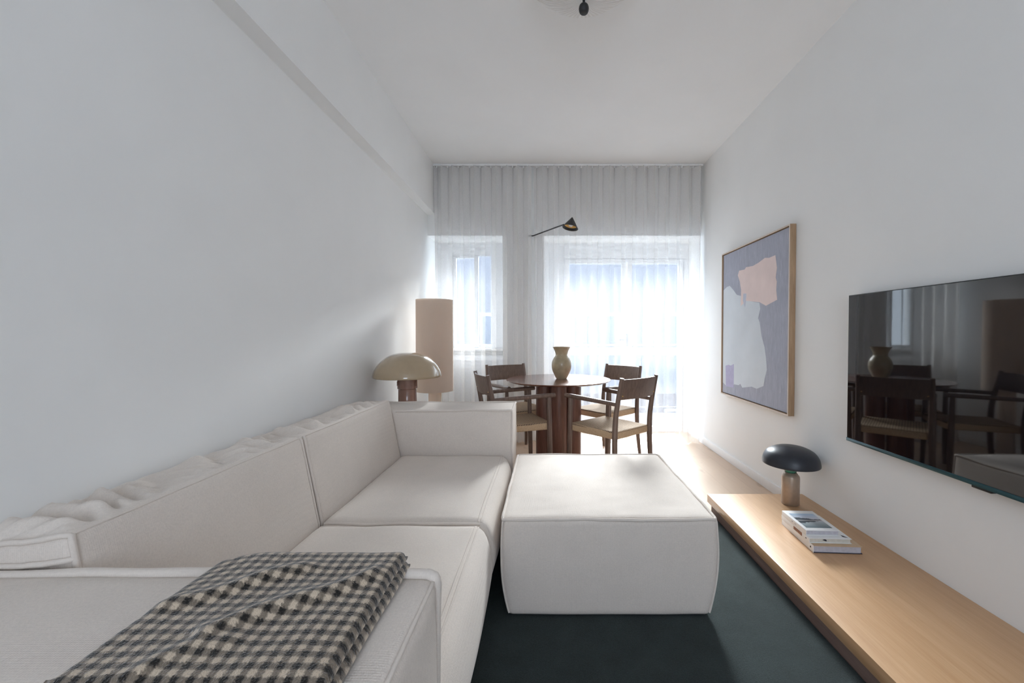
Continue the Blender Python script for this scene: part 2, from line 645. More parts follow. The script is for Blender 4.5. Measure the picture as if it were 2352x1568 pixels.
def frame(name, x0, x1, z0, z1, y, w, d, mat, parent):
    bm = bmesh.new()
    for lo, hi in (((x0, z0), (x0 + w, z1)), ((x1 - w, z0), (x1, z1)), ((x0 + w, z0), (x1 - w, z0 + w)), ((x0 + w, z1 - w), (x1 - w, z1))):
        add_box(bm, (lo[0], y - d / 2, lo[1]), (hi[0], y + d / 2, hi[1]), 0.004, 1)
    return from_bm(name, bm, mat, parent)


# narrow window behind the left curtain
w1 = bpy.data.objects.new('window_1', None)
COL.objects.link(w1)
struct(w1, 'narrow white casement window behind the left curtain')
bm = bmesh.new()
add_box(bm, (XL, YW - 0.04, 0.985), (-1.09, YW + 0.04, ZS))
add_box(bm, (-0.64, YW - 0.04, 0.985), (-0.47, YW + 0.04, ZS))
add_box(bm, (-1.09, YW - 0.04, 2.06), (-0.64, YW + 0.04, ZS))
from_bm('window_frame', bm, M['pvc'], w1)
frame('sash', -1.09, -0.81, 0.985, 2.06, YW, 0.035, 0.05, M['pvc'], w1)
box('pane', (-1.055, YW - 0.004, 1.02), (-0.845, YW + 0.004, 2.025), M['glass'], w1)
frame('sash', -0.81, -0.64, 0.985, 2.06, YW + 0.01, 0.012, 0.05, M['pvc'], w1)
box('pane', (-0.798, YW + 0.006, 0.997), (-0.652, YW + 0.014, 2.048), M['glass'], w1)
box('window_sill', (XL + 0.01, YW - 0.14, 0.955), (-0.47, YW - 0.045, 0.98), M['trim'], w1, 0.005)

# slatted cover below the narrow window
rc = thing('radiator_cover', 'white slatted cover below the narrow window behind the left curtain', 'radiator cover', (0, 0, 0))
frame('cover_frame', -1.20, -0.50, 0.0, 0.90, YW - 0.09, 0.06, 0.03, M['pvc'], rc)
sl = None
for i in range(19):
    z = 0.09 + i * 0.041
    if sl is None:
        bm = bmesh.new()
        add_box(bm, (-1.135, -0.021, -0.006), (-0.565, 0.021, 0.006), 0.003, 1)
        sl = from_bm('slat', bm, M['pvc'], rc)
        s = sl
    else:
        s = sl.copy()
        COL.objects.link(s)
        s.parent = rc
    s.location = (0, YW - 0.09, z)
    s.rotation_euler = (math.radians(-66), 0, 0)

# balcony door behind the right curtain
d1 = bpy.data.objects.new('door_1', None)
COL.objects.link(d1)
struct(d1, 'double glazed white balcony door behind the right curtain')
bm = bmesh.new()
add_box(bm, (-0.03, YW - 0.05, 0), (0.20, YW + 0.05, ZS))
add_box(bm, (1.59, YW - 0.05, 0), (XR, YW + 0.05, ZS))
add_box(bm, (0.20, YW - 0.05, 2.02), (1.59, YW + 0.05, ZS))
from_bm('door_frame', bm, M['pvc'], d1)
for x0, x1 in ((0.20, 0.93), (0.93, 1.59)):
    lf = frame('door_leaf', x0 + 0.004, x1 - 0.004, 0.01, 2.016, YW, 0.055, 0.06, M['pvc'], d1)
    box('door_rail', (x0 + 0.055, YW - 0.03, 0.90), (x1 - 0.055, YW + 0.03, 0.985), M['pvc'], lf, 0.004)
    box('pane', (x0 + 0.055, YW - 0.005, 0.985), (x1 - 0.055, YW + 0.005, 1.965), M['glass'], lf)
    box('pane', (x0 + 0.055, YW - 0.005, 0.065), (x1 - 0.055, YW + 0.005, 0.90), M['glass'], lf)
hd = bmesh.new()
add_box(hd, (0.915, YW - 0.045, 1.0), (0.945, YW - 0.032, 1.15), 0.003, 1)
add_tube(hd, [(0.93, YW - 0.045, 1.08), (0.93, YW - 0.085, 1.08), (0.82, YW - 0.085, 1.08)], 0.009)
from_bm('door_handle', hd, M['rail_metal'], d1)

# ------------------------------------------------------------------ outside
struct(box('balcony_floor', (-1.6, YW + 0.12, -0.10), (2.0, 6.10, -0.02), M['concrete']))
# the outside of this building: facade around the room, shading the street
bm = bmesh.new()
add_box(bm, (-10, YW - 0.06, -9), (XL - 0.121, YW + 0.12, 14))
add_box(bm, (XR + 0.121, YW - 0.06, -9), (11, YW + 0.12, 14))
add_box(bm, (XL - 0.12, YW - 0.06, ZC + 0.121), (XR + 0.12, YW + 0.12, 14))
add_box(bm, (XL - 0.12, YW - 0.06, -9), (XR + 0.12, YW + 0.119, -0.11))
struct(from_bm('wall_outer', bm, M['concrete']))
struct(box('ground', (-14, YW + 0.2, -9.2), (16, 22, -9.0), M['concrete']))
ral = thing('balcony_railing', 'grey metal balcony railing with thin upright bars outside the glazed door', 'railing', (0, 6.0, -0.02))
tube('top_rail', [(-1.6, 0, 1.0), (2.0, 0, 1.0)], 0.02, M['rail_metal'], ral)
tube('bottom_rail', [(-1.6, 0, 0.10), (2.0, 0, 0.10)], 0.012, M['rail_metal'], ral)
for px in (-1.58, 0.2, 1.98):
    tube('post', [(px, 0, 0), (px, 0, 0.985)], 0.018, M['rail_metal'], ral)
bar = None
for i in range(30):
    x = -1.48 + i * 0.118
    if bar is None:
        bar = tube('bar', [(0, 0, 0.11), (0, 0, 0.985)], 0.007, M['rail_metal'], ral, 6)
        b = bar
    else:
        b = bar.copy()
        COL.objects.link(b)
        b.parent = ral
    b.location = (x, 0, 0)

ab = thing('apartment_building', 'pale apartment block with long parapets across the street, seen through the curtain', 'building', (0, 13, -9))
box('wall', (-7, 0, 0), (9, 4, 12.9), M['facade'], ab)
for k, z in enumerate((5.6, 8.6)):
    p = box('parapet', (-7, -1.1, z), (9, -1.0, z + 1.05), M['facade_blue'], ab)
    box('slab', (-7, -1.1, z - 0.18), (9, 0, z), M['facade'], ab)
    for x in (-5, -2.1, 0.8, 3.7, 6.6):
        wn = box('window', (x, -0.04, z + 0.1), (x + 1.5, 0.03, z + 2.2), M['pvc'], ab)
        for q in (0, 1):
            box('pane', (x + 0.08 + q * 0.7, -0.05, z + 0.18), (x + 0.70 + q * 0.7, -0.041, z + 2.1), M['facade_blue'], wn)

# ------------------------------------------------------------------ curtains
YC = 4.345
cr = thing('curtain_rail', 'thin white curtain track running along the ceiling edge', 'curtain rail', (0, YC, ZC))
box('track', (-1.18, -0.012, -0.022), (1.622, 0.012, -0.001), M['trim'], cr, 0.002)
for x in (-1.18, 1.622):
    box('end_cap', (x - 0.004, -0.014, -0.024), (x + 0.004, 0.014, -0.001), M['trim'], cr, 0.001)


def curtain(name, label, x0, x1, folds, seed, broken):
    root = thing(name, label, 'curtain', ((x0 + x1) / 2, YC, 0), 0, 'sheer wave curtains at the back wall')
    cx = (x0 + x1) / 2
    nu, nv = folds * 20, 44
    ztop = ZC - 0.03

    def pt(u, z):
        t = 1 - z / ztop                                    # 0 at the heading, 1 at the floor
        ph = 2 * math.pi * u * folds
        wob = noise.noise((u * folds * 0.45, t * 0.9, seed)) * 1.6 * t ** 0.8 * broken
        wob += noise.noise((u * folds * 1.1, t * 0.6, seed + 9)) * 0.7 * t * broken
        amp = 0.052 * (1 - 0.25 * t) * (1 + 0.8 * t * noise.noise((u * folds * 0.6, 0.3, seed + 4)))
        x = x0 + (x1 - x0) * u + 0.013 * math.sin(2 * ph + 2 * wob) * (1 - 0.5 * t)
        x += 0.03 * t * noise.noise((u * folds * 0.35, t * 0.8, seed + 21))
        y = amp * math.sin(ph + wob)
        if t > 0.9:
            y -= 0.05 * ((t - 0.9) / 0.1) ** 2 * (0.5 + 0.5 * noise.noise((u * folds * 0.5, 1.7, seed + 2)))
        zz = z
        if z < 0.05:
            zz = max(0.006, z + 0.004 + 0.012 * noise.noise((u * folds * 0.7, 0.2, seed)))
        x = min(max(x, x0 - 0.02), x1 + 0.012)
        return (x - cx, y, zz)

    zs = [ztop * (1 - k / nv) for k in range(nv)] + [0.02, 0.004]
    vs = [pt(i / nu, z) for z in zs for i in range(nu + 1)]
    W = nu + 1
    fs = [(r * W + i, r * W + i + 1, (r + 1) * W + i + 1, (r + 1) * W + i) for r in range(len(zs) - 1) for i in range(nu)]
    me = bpy.data.meshes.new('cloth')
    me.from_pydata(vs, [], fs)
    link('cloth', me, M['sheer'], root, True, 180)
    # stitched heading tape behind the top edge
    zs2 = [ztop, ztop - 0.022, ztop - 0.044, ztop - 0.066]
    vs = [(lambda p: (p[0], p[1] + 0.004, p[2]))(pt(i / nu, z)) for z in zs2 for i in range(nu + 1)]
    fs = [(r * W + i, r * W + i + 1, (r + 1) * W + i + 1, (r + 1) * W + i) for r in range(3) for i in range(nu)]
    me = bpy.data.meshes.new('heading_tape')
    me.from_pydata(vs, [], fs)
    link('heading_tape', me, M['sheer'], root, True, 180)
    # gliders hanging the folds from the track
    g0 = None
    for k in range(folds):
        u = (k + 0.25) / folds
        p = pt(u, ztop)
        if g0 is None:
            g0 = box('glider', (-0.004, -0.003, -0.012), (0.004, 0.003, 0.0075), M['trim'], root)
            g = g0
        else:
            g = g0.copy()
            COL.objects.link(g)
            g.parent = root
        g.location = (p[0], 0.0, ztop + 0.0)
    return root


curtain('curtain', 'narrower sheer white wave curtain hanging beside the floor lamp', -1.177, -0.160, 9, 3.0, 0.9)
curtain('curtain', 'wide sheer white wave curtain hanging behind the dining table and painting wall', -0.136, 1.612, 15, 11.0, 1.0)


# ------------------------------------------------------------------ upholstered blocks
def spaced(n, r):
    """-1..1 parameters, dense near both ends."""
    return [math.sin(math.pi / 2 * (-1 + 2 * k / n)) * 0.35 + (-1 + 2 * k / n) * 0.65 for k in range(n + 1)]


class Block:
    """Soft upholstered block: rounded box, faces bulge, then a shaping function."""

    def __init__(self, lo, hi, r=0.03, bulge=(0.01,) * 6, shape=None, seed=0, wave=0.003):
        self.c = (Vector(lo) + Vector(hi)) / 2
        self.h = (Vector(hi) - Vector(lo)) / 2
        self.r, self.bulge, self.shape, self.seed, self.wave = r, bulge, shape, seed, wave

    def at(self, p):
        """p in [-1,1]^3 on the cube surface -> world point"""
        h, r = self.h, self.r
        q = Vector([p[i] * h[i] for i in range(3)])
        inner = Vector([max(-(h[i] - r), min(h[i] - r, q[i])) for i in range(3)])
        d = q - inner
        if d.length > 1e-9:
            # map the square corner of the cube shell onto the rounded one
            m = max(abs(d[i]) for i in range(3))
            q = inner + d.normalized() * r * (m / r)
        for i in range(3):
            if abs(abs(p[i]) - 1) < 1e-6:
                j, k = (i + 1) % 3, (i + 2) % 3
                w = (1 - p[j] ** 2) * (1 - p[k] ** 2)
                b = self.bulge[i * 2 + (1 if p[i] > 0 else 0)]
                q[i] += math.copysign(1, p[i]) * b * w ** 0.7
        w = self.c + q
        if self.wave:
            n = noise.noise_vector((w.x * 4 + self.seed, w.y * 4, w.z * 4))
            w += n * self.wave
        return self.shape(w, p) if self.shape else w

    def build(self, name, mat, parent, n=(16, 16, 16)):
        verts, idx, faces = [], {}, []

        def vid(p):
            k = tuple(round(c, 5) for c in p)
            if k not in idx:
                idx[k] = len(verts)
                verts.append(self.at(p))
            return idx[k]

        for i in range(3):
            j, k = (i + 1) % 3, (i + 2) % 3
            sj, sk = spaced(n[j], 0), spaced(n[k], 0)
            for s in (-1, 1):
                for a in range(n[j]):
                    for b in range(n[k]):
                        q = []
                        for u, v in ((a, b), (a + 1, b), (a + 1, b + 1), (a, b + 1)):
                            p = [0, 0, 0]
                            p[i], p[j], p[k] = s, sj[u], sk[v]
                            q.append(vid(p))
                        faces.append(q if s > 0 else q[::-1])
        me = bpy.data.meshes.new(name)
        me.from_pydata(verts, [], faces)
        return link(name, me, mat, parent, True, 180)

    def path(self, pts, n=40, out=0.0, waver=0.003, seed=0):
        """seam path through cube-space corner points, pushed outwards by out"""
        res = []
        for a, b in zip(pts, pts[1:]):
            for k in range(n):
                p = Vector(a).lerp(Vector(b), k / n)
                res.append(p)
        res.append(Vector(pts[-1]))
        outp = []
        for q in res:
            w = self.at(tuple(q))
            d = Vector([math.copysign(1, q[i]) if abs(abs(q[i]) - 1) < 1e-6 else 0 for i in range(3)])
            d.normalize()
            w = w + d * out
            nz = noise.noise_vector((w.x * 6 + seed, w.y * 6, w.z * 6 + 3)) * waver
            outp.append(w + nz)
        return outp


sofa = thing('modular_sofa', 'long cream linen modular sofa with piped edges along the left wall', 'sofa', (-0.75, 1.6, 0))


def part_local(o, root):
    o.matrix_parent_inverse = Matrix.Translation(-root.location)
    return o


RUGZ = 0.012


def piped(block, name, root, loops, rad=0.006, n=(16, 16, 16), out=0.003, waver=0.003):
    b = part_local(block.build(name, M['sofa'], root, n), root)
    for k, lp in enumerate(loops):
        pts = block.path(lp, 36, out, waver, k * 3.1 + block.seed)
        closed = (Vector(lp[0]) - Vector(lp[-1])).length < 1e-6
        if closed:
            pts = pts[:-1]
        tube('piping', pts, rad, M['piping'], b, 8, closed)
    return b


# seats (right side tapers in towards the rug)
def seat_shape(w, p):
    if p[0] > 0.2:
        t = (p[0] - 0.2) / 0.8
        z = (w.z - RUGZ) / 0.41
        w.x += t * (-0.03 + 0.046 * math.sin(math.pi * min(1, max(0, z)) ** 1.2) - 0.06 * (1 - z) ** 2)
    # gentle crown
    if p[2] > 0.9:
        w.z += 0.004 * noise.noise((w.x * 5, w.y * 5, 1.0))
    return w


TOP = 1.0
for k, (ya, yb) in enumerate(((0.815, 1.580), (1.590, 2.490))):
    blk = Block((-0.885, ya, RUGZ + 0.003), (-0.215, yb, 0.418), 0.035, (0, 0.012, 0.0, 0.0, 0, 0.010), seat_shape, k * 7, 0.002)
    loop = [(-0.99, 1, 1), (0.93, 1, 1)] if k == 0 else [(-0.99, -1, 1), (0.94, -1, 1)]
    loops = [loop, [(0.91, -0.97, 1), (0.91, 0.97, 1)], [(0.95, -0.97, 1), (0.95, 0.97, 1)]]
    b = part_local(blk.build('seat', M['sofa'], sofa, (22, 26, 14)), sofa)
    for q, lp in enumerate(loops):
        tube('piping', blk.path(lp, 50, 0.0005 if q else 0.000, 0.003 if not q else 0.001, q * 3.1), 0.006 if q == 0 else 0.0028, M['piping'], b, 8)


# back rests along the wall: leaning front, crumpled top sloping to the wall
def back_shape_for(seed):
    def back_shape(w, p):
        z = (w.z - 0.41) / 0.34
        front = (p[0] + 1) / 2
        if z > 0:
            w.x -= 0.065 * front * min(z, 1.05)
        if p[2] > 0.55:
            t = (p[2] - 0.55) / 0.45
            w.z -= 0.050 * (1 - front) ** 1.2 * t
            # crumples in the cover run across the top and fade out at the front seam
            fade = min(1, max(0, (0.90 - p[0]) / 0.25)) * min(1, max(0, (p[0] + 0.95) / 0.6)) * min(1.0, (1.02 - abs(p[1])) / 0.10)
            s = w.x * 5.5 + w.y * 2.2
            yy = w.y + 0.05 * noise.noise((w.x * 5, w.y * 4, seed + 8))
            a = noise.noise((w.x * 3.0 + seed, yy * 15 + w.x * 7, seed))
            b = noise.noise((w.x * 4.5 + seed, yy * 27 - w.x * 6, seed + 4))
            w.z += fade * t * (0.085 * (abs(a) - 0.22) + 0.022 * (abs(b) - 0.2))
        return w
    return back_shape


for k, (ya, yb) in enumerate(((0.815, 1.600), (1.612, 2.500))):
    blk = Block((-1.262, ya, RUGZ + 0.003), (-0.885, yb, 0.752), 0.022, (0, 0.008, 0.0, 0.0, 0, 0.004), back_shape_for(k * 13.7 + 2), k * 5 + 3, 0.002)
    f = 1.0
    loops = [[(f, -f, f), (f, f, f)],
             [(f, -f, -0.2), (f, -f, f)] if k == 1 else [(f, f, -0.2), (f, f, f)],
             ]
    if k == 0:
        loops += [[(f, -1, -0.3), (f, -1, 1), (-0.97, -1, 1)], [(f, -1, 0.86), (-0.97, -1, 0.86)]]
    b = part_local(blk.build('backrest', M['sofa'], sofa, (40, 120, 34)), sofa)
    for q, lp in enumerate(loops):
        tube('piping', blk.path(lp, 60, 0.0005 if q == 0 else 0.003, 0.0015 if q == 0 else 0.003, q * 2.3), 0.0028 if q == 0 else 0.006, M['piping'], b, 8)

# arms at both ends
def far_arm_shape(w, p):
    return w


blk = Block((-1.262, 2.512, RUGZ + 0.003), (-0.212, 2.800, 0.684), 0.012, (0, 0.006, 0.006, 0.0, 0, 0.004), None, 21, 0.004)
f = 1.0
piped(blk, 'armrest', sofa, [[(-0.35, -f, f), (f, -f, f), (f, -f, -0.9)], [(-0.95, f, f), (f, f, f), (f, f, -0.9)], [(f, -f, f), (f, f, f)]],
      0.0065, (50, 14, 26), 0.003, 0.006)

blk = Block((-1.262, 0.520, RUGZ + 0.003), (-0.212, 0.792, 0.684), 0.020, (0, 0.014, 0.0, 0.004, 0, 0.006), None, 33, 0.003)
arm = part_local(blk.build('armrest', M['sofa'], sofa, (50, 18, 26)), sofa)
tube('piping', blk.path([(-0.98, f, f), (f, f, f), (f, f, -0.9)], 70, 0.007, 0.006, 1.0), 0.0105, M['piping'], arm, 8)
tube('piping', blk.path([(f, -f, f), (f, 1, f)], 40, 0.001, 0.0015, 4.0), 0.004, M['piping'], arm, 8)

# ------------------------------------------------------------------ ottoman
ott = thing('ottoman', 'large square cream linen ottoman with piped edges on the green rug', 'ottoman', (0.235, 2.08, RUGZ))


def ott_shape(w, p):
    z = (w.z - RUGZ) / 0.41
    w.x += 0.5 * (p[0]) * (0.022 * math.sin(math.pi * z) - 0.05 * (1 - z) ** 3)
    if p[1] < -0.9 and p[2] < 0.99:
        w.y += 0.01 * (1 - z)
    if p[2] > 0.95:
        w.z += 0.003 * noise.noise((w.x * 9, w.y * 22, 5.0))
    return w


blk = Block((-0.178, 1.632, RUGZ + 0.003), (0.680, 2.520, 0.412), 0.016, (0.006, 0.006, 0.008, 0.006, 0, 0.010), ott_shape, 44, 0.0025)
b = part_local(blk.build('body', M['sofa'], ott, (28, 28, 20)), ott)
f = 1.0
tube('piping', blk.path([(-f, -f, f), (f, -f, f), (f, f, f), (-f, f, f), (-f, -f, f)], 44, 0.003, 0.005, 2.0)[:-1], 0.0065, M['piping'], b, 8, True)
for sx, sy in ((-1, -1), (1, -1), (1, 1), (-1, 1)):
    tube('piping', blk.path([(sx * f, sy * f, 1), (sx * f, sy * f, -0.95)], 40, 0.001, 0.002, 5.0), 0.0045, M['piping'], b, 8)

# ------------------------------------------------------------------ rug
bm = bmesh.new()
add_box(bm, (-1.20, -1.6, 0.0005), (1.044, 2.61, RUGZ - 0.0005), 0.004, 2)
rug = from_bm('rug', bm, M['rug'])
tag(rug, 'large dark green wool rug under the sofa and ottoman', 'rug')

# ------------------------------------------------------------------ checked blanket folded over the near arm
def blanket_layer(name, parent, x0, x1, y0, y1, z0, thick, seed, ridge):
    """one folded layer: top sheet with rounded sides, drapes over the far edge of the arm"""
    NU, NV = 72, 70
    bm = bmesh.new()
    uvl = bm.loops.layers.uv.new('weave')
    grid = []
    drop0, drop1 = 0.0, 0.30
    arc = (y1 - y0) + drop1
    for j in range(NV + 1):
        row = []
        s = j / NV * arc                                     # length from the far edge
        for i in range(NU + 1):
            u = i / NU
            x = x0 + (x1 - x0) * u
            y = y1 - s - 0.045 * max(0, 1 - u / 0.22) ** 2 * max(0, 1 - s / 0.2)
            z = z0 + thick
            if y < y0:                                       # hangs down the near face of the arm
                e = y0 - y
                r = 0.03
                if e < r * math.pi / 2:
                    a = e / r
                    y = y0 - r * math.sin(a)
                    z -= r * (1 - math.cos(a))
                else:
                    z -= r + (e - r * math.pi / 2)
                    y = y0 - r
            edge = min(u, 1 - u) * (x1 - x0)
            endd = s
            m = min(edge, endd)
            if m < 0.016:
                z -= thick * (1 - math.sqrt(max(0, 1 - (1 - m / 0.016) ** 2))) if y >= y0 else 0
            if ridge and y > y0 - 0.01:
                # two soft ridges running diagonally plus fine unevenness
                for (ua, sa, ub, sb, w, hgt) in ridge:
                    ax, ay = ua, sa
                    dx, dy = ub - ua, sb - sa
                    L2 = dx * dx + dy * dy
                    tt = ((u - ax) * dx + (s - ay) * dy) / L2
                    t2 = min(1, max(0, tt))
                    curve = 0.012 * math.sin(t2 * 5 + ua * 9)
                    px, py = u - (ax + dx * t2), s - (ay + dy * t2) - curve
                    dd = (px * (x1 - x0)) ** 2 + py ** 2
                    side = 1.0 if py < 0 else 0.55
                    z += hgt * math.exp(-dd / (w * side) ** 2) * min(1, edge / 0.03)
                z += 0.003 * noise.noise((x * 16, y * 16, seed)) * min(1, m / 0.02)
            x += 0.004 * noise.noise((y * 9, seed, u * 2))
            row.append((bm.verts.new((x, y, z)), (u * (x1 - x0) + seed * 0.01, s)))
        grid.append(row)
    # underside follows the top, a little lower
    low = []
    for row in grid:
        low.append([bm.verts.new(v.co - Vector((0, 0, thick * 0.25)) if v.co.y > y0 - 0.012 else v.co + Vector((0, 0.003, -0.001))) for v, _ in row])
    def face(vs, uvs):
        f = bm.faces.new(vs)
        for lp, uv in zip(f.loops, uvs):
            lp[uvl].uv = uv
    for j in range(NV):
        for i in range(NU):
            q = [grid[j][i], grid[j + 1][i], grid[j + 1][i + 1], grid[j][i + 1]]
            face([a[0] for a in q], [a[1] for a in q])
            q2 = [low[j][i], low[j][i + 1], low[j + 1][i + 1], low[j + 1][i]]
            face(q2, [grid[j][i][1]] * 4)
    for j in range(NV):
        for i in (0, NU):
            q = [grid[j][i][0], grid[j + 1][i][0], low[j + 1][i], low[j][i]]
            face(q, [grid[j][i][1], grid[j + 1][i][1], grid[j + 1][i][1], grid[j][i][1]])
    for i in range(NU):
        for j in (0, NV):
            q = [grid[j][i][0], grid[j][i + 1][0], low[j][i + 1], low[j][i]]
            face(q, [grid[j][i][1], grid[j][i + 1][1], grid[j][i + 1][1], grid[j][i][1]])
    return from_bm(name, bm, M['check'], parent, True, 60)


bl = thing('blanket', 'folded brown and cream checked wool blanket draped over the sofa arm', 'blanket', (0, 0, 0))
blanket_layer('lower_fold', bl, -0.625, -0.268, 0.515, 0.806, 0.697, 0.012, 2.0, None)
blanket_layer('upper_fold', bl, -0.622, -0.276, 0.512, 0.812, 0.709, 0.014, 5.0,
              [(0.05, 0.165, 0.50, 0.085, 0.026, 0.011), (0.42, 0.240, 0.90, 0.085, 0.028, 0.013), (0.25, 0.32, 0.50, 0.24, 0.026, 0.007)])

# ------------------------------------------------------------------ low media shelf
sh = thing('media_bench', 'long low oak bench along the right wall under the television', 'bench', (1.33, 0.9, 0))
box('top_board', (1.030 - 1.33, -2.2, 0.072), (XR - 0.002 - 1.33, 2.637 - 0.9, 0.122), M['oak'], sh, 0.0015)
box('base', (1.048 - 1.33, -2.2, 0.0), (XR - 0.02 - 1.33, 2.615 - 0.9, 0.0715), M['plinth'], sh)

# ------------------------------------------------------------------ television
tv = thing('television', 'large flat black television mounted on the right wall', 'television', (XR, 1.505, 0.97))
Y0, Y1 = 0.83 - 1.505, 2.18 - 1.505
box('wall_bracket', (-0.022, -0.2, -0.15), (-0.001, 0.2, 0.15), M['tv_body'], tv)
box('housing', (-0.040, Y0 + 0.03, -0.33), (-0.022, Y1 - 0.03, 0.33), M['tv_body'], tv, 0.006)
box('panel', (-0.052, Y0, -0.380), (-0.040, Y1, 0.381), M['tv_body'], tv, 0.002)
box('screen', (-0.0535, Y0 + 0.004, -0.366), (-0.0521, Y1 - 0.004, 0.377), M['tv_screen'], tv)
box('bottom_bezel', (-0.0555, Y0, -0.3835), (-0.0525, Y1, -0.3665), M['tv_bezel'], tv, 0.001)
bm = bmesh.new()
add_box(bm, (-0.050, -0.035, -0.394), (-0.028, 0.035, -0.384), 0.003, 2)
from_bm('sensor_bar', bm, M['tv_body'], tv)

# ------------------------------------------------------------------ painting
XF = XR - 0.042
pa, pb = onx(1661, 584, XF), onx(1811, 950, XF)
Yn, Yf, Zb, Zt = 2.73, 3.79, 0.603, 1.872
pt = thing('painting', 'framed abstract painting in greys and blush pink on the right wall', 'painting', (XR, (Yn + Yf) / 2, (Zb + Zt) / 2))
hy, hz = (Yf - Yn) / 2, (Zt - Zb) / 2
fw = 0.010
for nm, lo, hi in (('frame_side', (-0.042, -hy, -hz), (-0.001, -hy + fw, hz)), ('frame_side', (-0.042, hy - fw, -hz), (-0.001, hy, hz)),
                   ('frame_side', (-0.042, -hy + fw, hz - fw), (-0.001, hy - fw, hz)), ('frame_side', (-0.042, -hy + fw, -hz), (-0.001, hy - fw, -hz + fw))):
    box(nm, lo, hi, M['frame_oak'], pt, 0.001)
box('backing', (-0.012, -hy + fw, -hz + fw), (-0.002, hy - fw, hz - fw), M['black_metal'], pt)
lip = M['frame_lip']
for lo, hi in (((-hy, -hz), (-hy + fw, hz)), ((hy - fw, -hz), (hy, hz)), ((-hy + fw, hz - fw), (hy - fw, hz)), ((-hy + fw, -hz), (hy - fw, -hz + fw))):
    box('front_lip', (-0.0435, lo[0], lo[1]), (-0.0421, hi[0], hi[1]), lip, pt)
cv = box('canvas', (-0.032, -hy + fw + 0.006, -hz + fw + 0.006), (-0.0125, hy - fw - 0.006, hz - fw - 0.006), M['canvas'], pt)
XP = XR - 0.0325


def patch(name, pix, mat, lift):
    """painted shape traced in the picture plane (pixels of the zoomed crop, 3.2x, origin 1620,490)"""
    X = XR - 0.032
    pts = []
    for zx, zy in pix:
        p = onx(1620 + zx / 3.2, 490 + zy / 3.2, X)
        y = max(-hy + fw + 0.008, min(hy - fw - 0.008, p.y - pt.location.y))
        z = max(-hz + fw + 0.008, min(hz - fw - 0.008, p.z - pt.location.z))
        pts.append((y, z))
    bm = bmesh.new()
    vs = [bm.verts.new((-0.032 - lift, y, z)) for y, z in pts]
    f = bm.faces.new(vs)
    r = bmesh.ops.extrude_face_region(bm, geom=[f])
    for v in r['geom']:
        if isinstance(v, bmesh.types.BMVert):
            v.co.x += lift - 0.00005
    bmesh.ops.triangulate(bm, faces=[g for g in bm.faces if len(g.verts) > 4])
    return from_bm(name, bm, mat, cv, False)


patch('paint_patch', [(132, 566), (160, 540), (180, 532), (205, 560), (232, 598), (262, 606), (300, 640), (398, 656), (404, 700), (388, 770), (400, 800), (414, 900), (436, 985), (446, 1060), (452, 1150), (436, 1215), (428, 1268), (378, 1288), (340, 1272), (272, 1280), (258, 1252), (245, 1262), (212, 1255), (205, 1270), (150, 1262), (128, 1240)], M['paint_pale'], 0.0006)
patch('paint_patch', [(240, 455), (250, 420), (290, 412), (300, 395), (350, 386), (392, 362), (440, 326), (470, 326), (516, 306), (527, 400), (518, 470), (526, 500), (522, 560), (529, 634), (446, 678), (400, 652), (300, 642), (262, 680), (264, 560), (254, 500)], M['paint_pink'], 0.0012)
patch('paint_patch', [(150, 1118), (172, 1112), (188, 1118), (210, 1106), (209, 1280), (165, 1272), (152, 1270)], M['paint_lilac'], 0.0012)
patch('paint_patch', [(280, 590), (303, 588), (300, 640), (292, 690), (278, 640)], M['paint_ice'], 0.0018)

# ------------------------------------------------------------------ table lamp on the bench
tl = thing('table_lamp', 'mushroom table lamp with midnight black shade and brushed base on the oak bench', 'lamp', (1.474, 2.485, 0.1225))
lathe('base', [(0, 0), (0.047, 0), (0.049, 0.003), (0.049, 0.164), (0.047, 0.171), (0.032, 0.192), (0, 0.192)], M['lamp_base'], tl, 48)
lathe('glass_neck', smooth_prof([(0.027, 0.1925), (0.034, 0.200), (0.056, 0.222), (0.080, 0.246)], 5) + [(0.0, 0.248)], M['teal'], tl, 48)
lathe('shade', smooth_prof([(0.0, 0.352), (0.035, 0.351), (0.085, 0.340), (0.126, 0.318), (0.147, 0.289), (0.155, 0.260), (0.1565, 0.246)], 6)
      + [(0.1545, 0.243)] + smooth_prof([(0.152, 0.246), (0.144, 0.280), (0.122, 0.309), (0.083, 0.332), (0.0, 0.345)], 5), M['navy'], tl, 64)


# ------------------------------------------------------------------ books on the bench
def book(label, x, y, z, w, d, t, rz, cover, spine_mat, page_mat, back=None):
    """x,y = near-left corner, spine along the left side (local x = 0)"""
    r = thing('book', label, 'book', (x, y, z), rz, 'stack of books on the oak bench')
    ct = 0.0025
    bk = box('back_cover', (0.002, 0, 0), (w, d, ct), back or cover, r, 0.0006)
    fc = box('front_cover', (0.002, 0, t - ct), (w, d, t), cover, r, 0.0006)
    box('spine', (0, 0, 0.0003), (0.0025, d, t - 0.0003), spine_mat, r, 0.0006)
    box('page_block', (0.003, 0.004, ct), (w - 0.005, d - 0.004, t - ct), page_mat, r)
    return r, fc


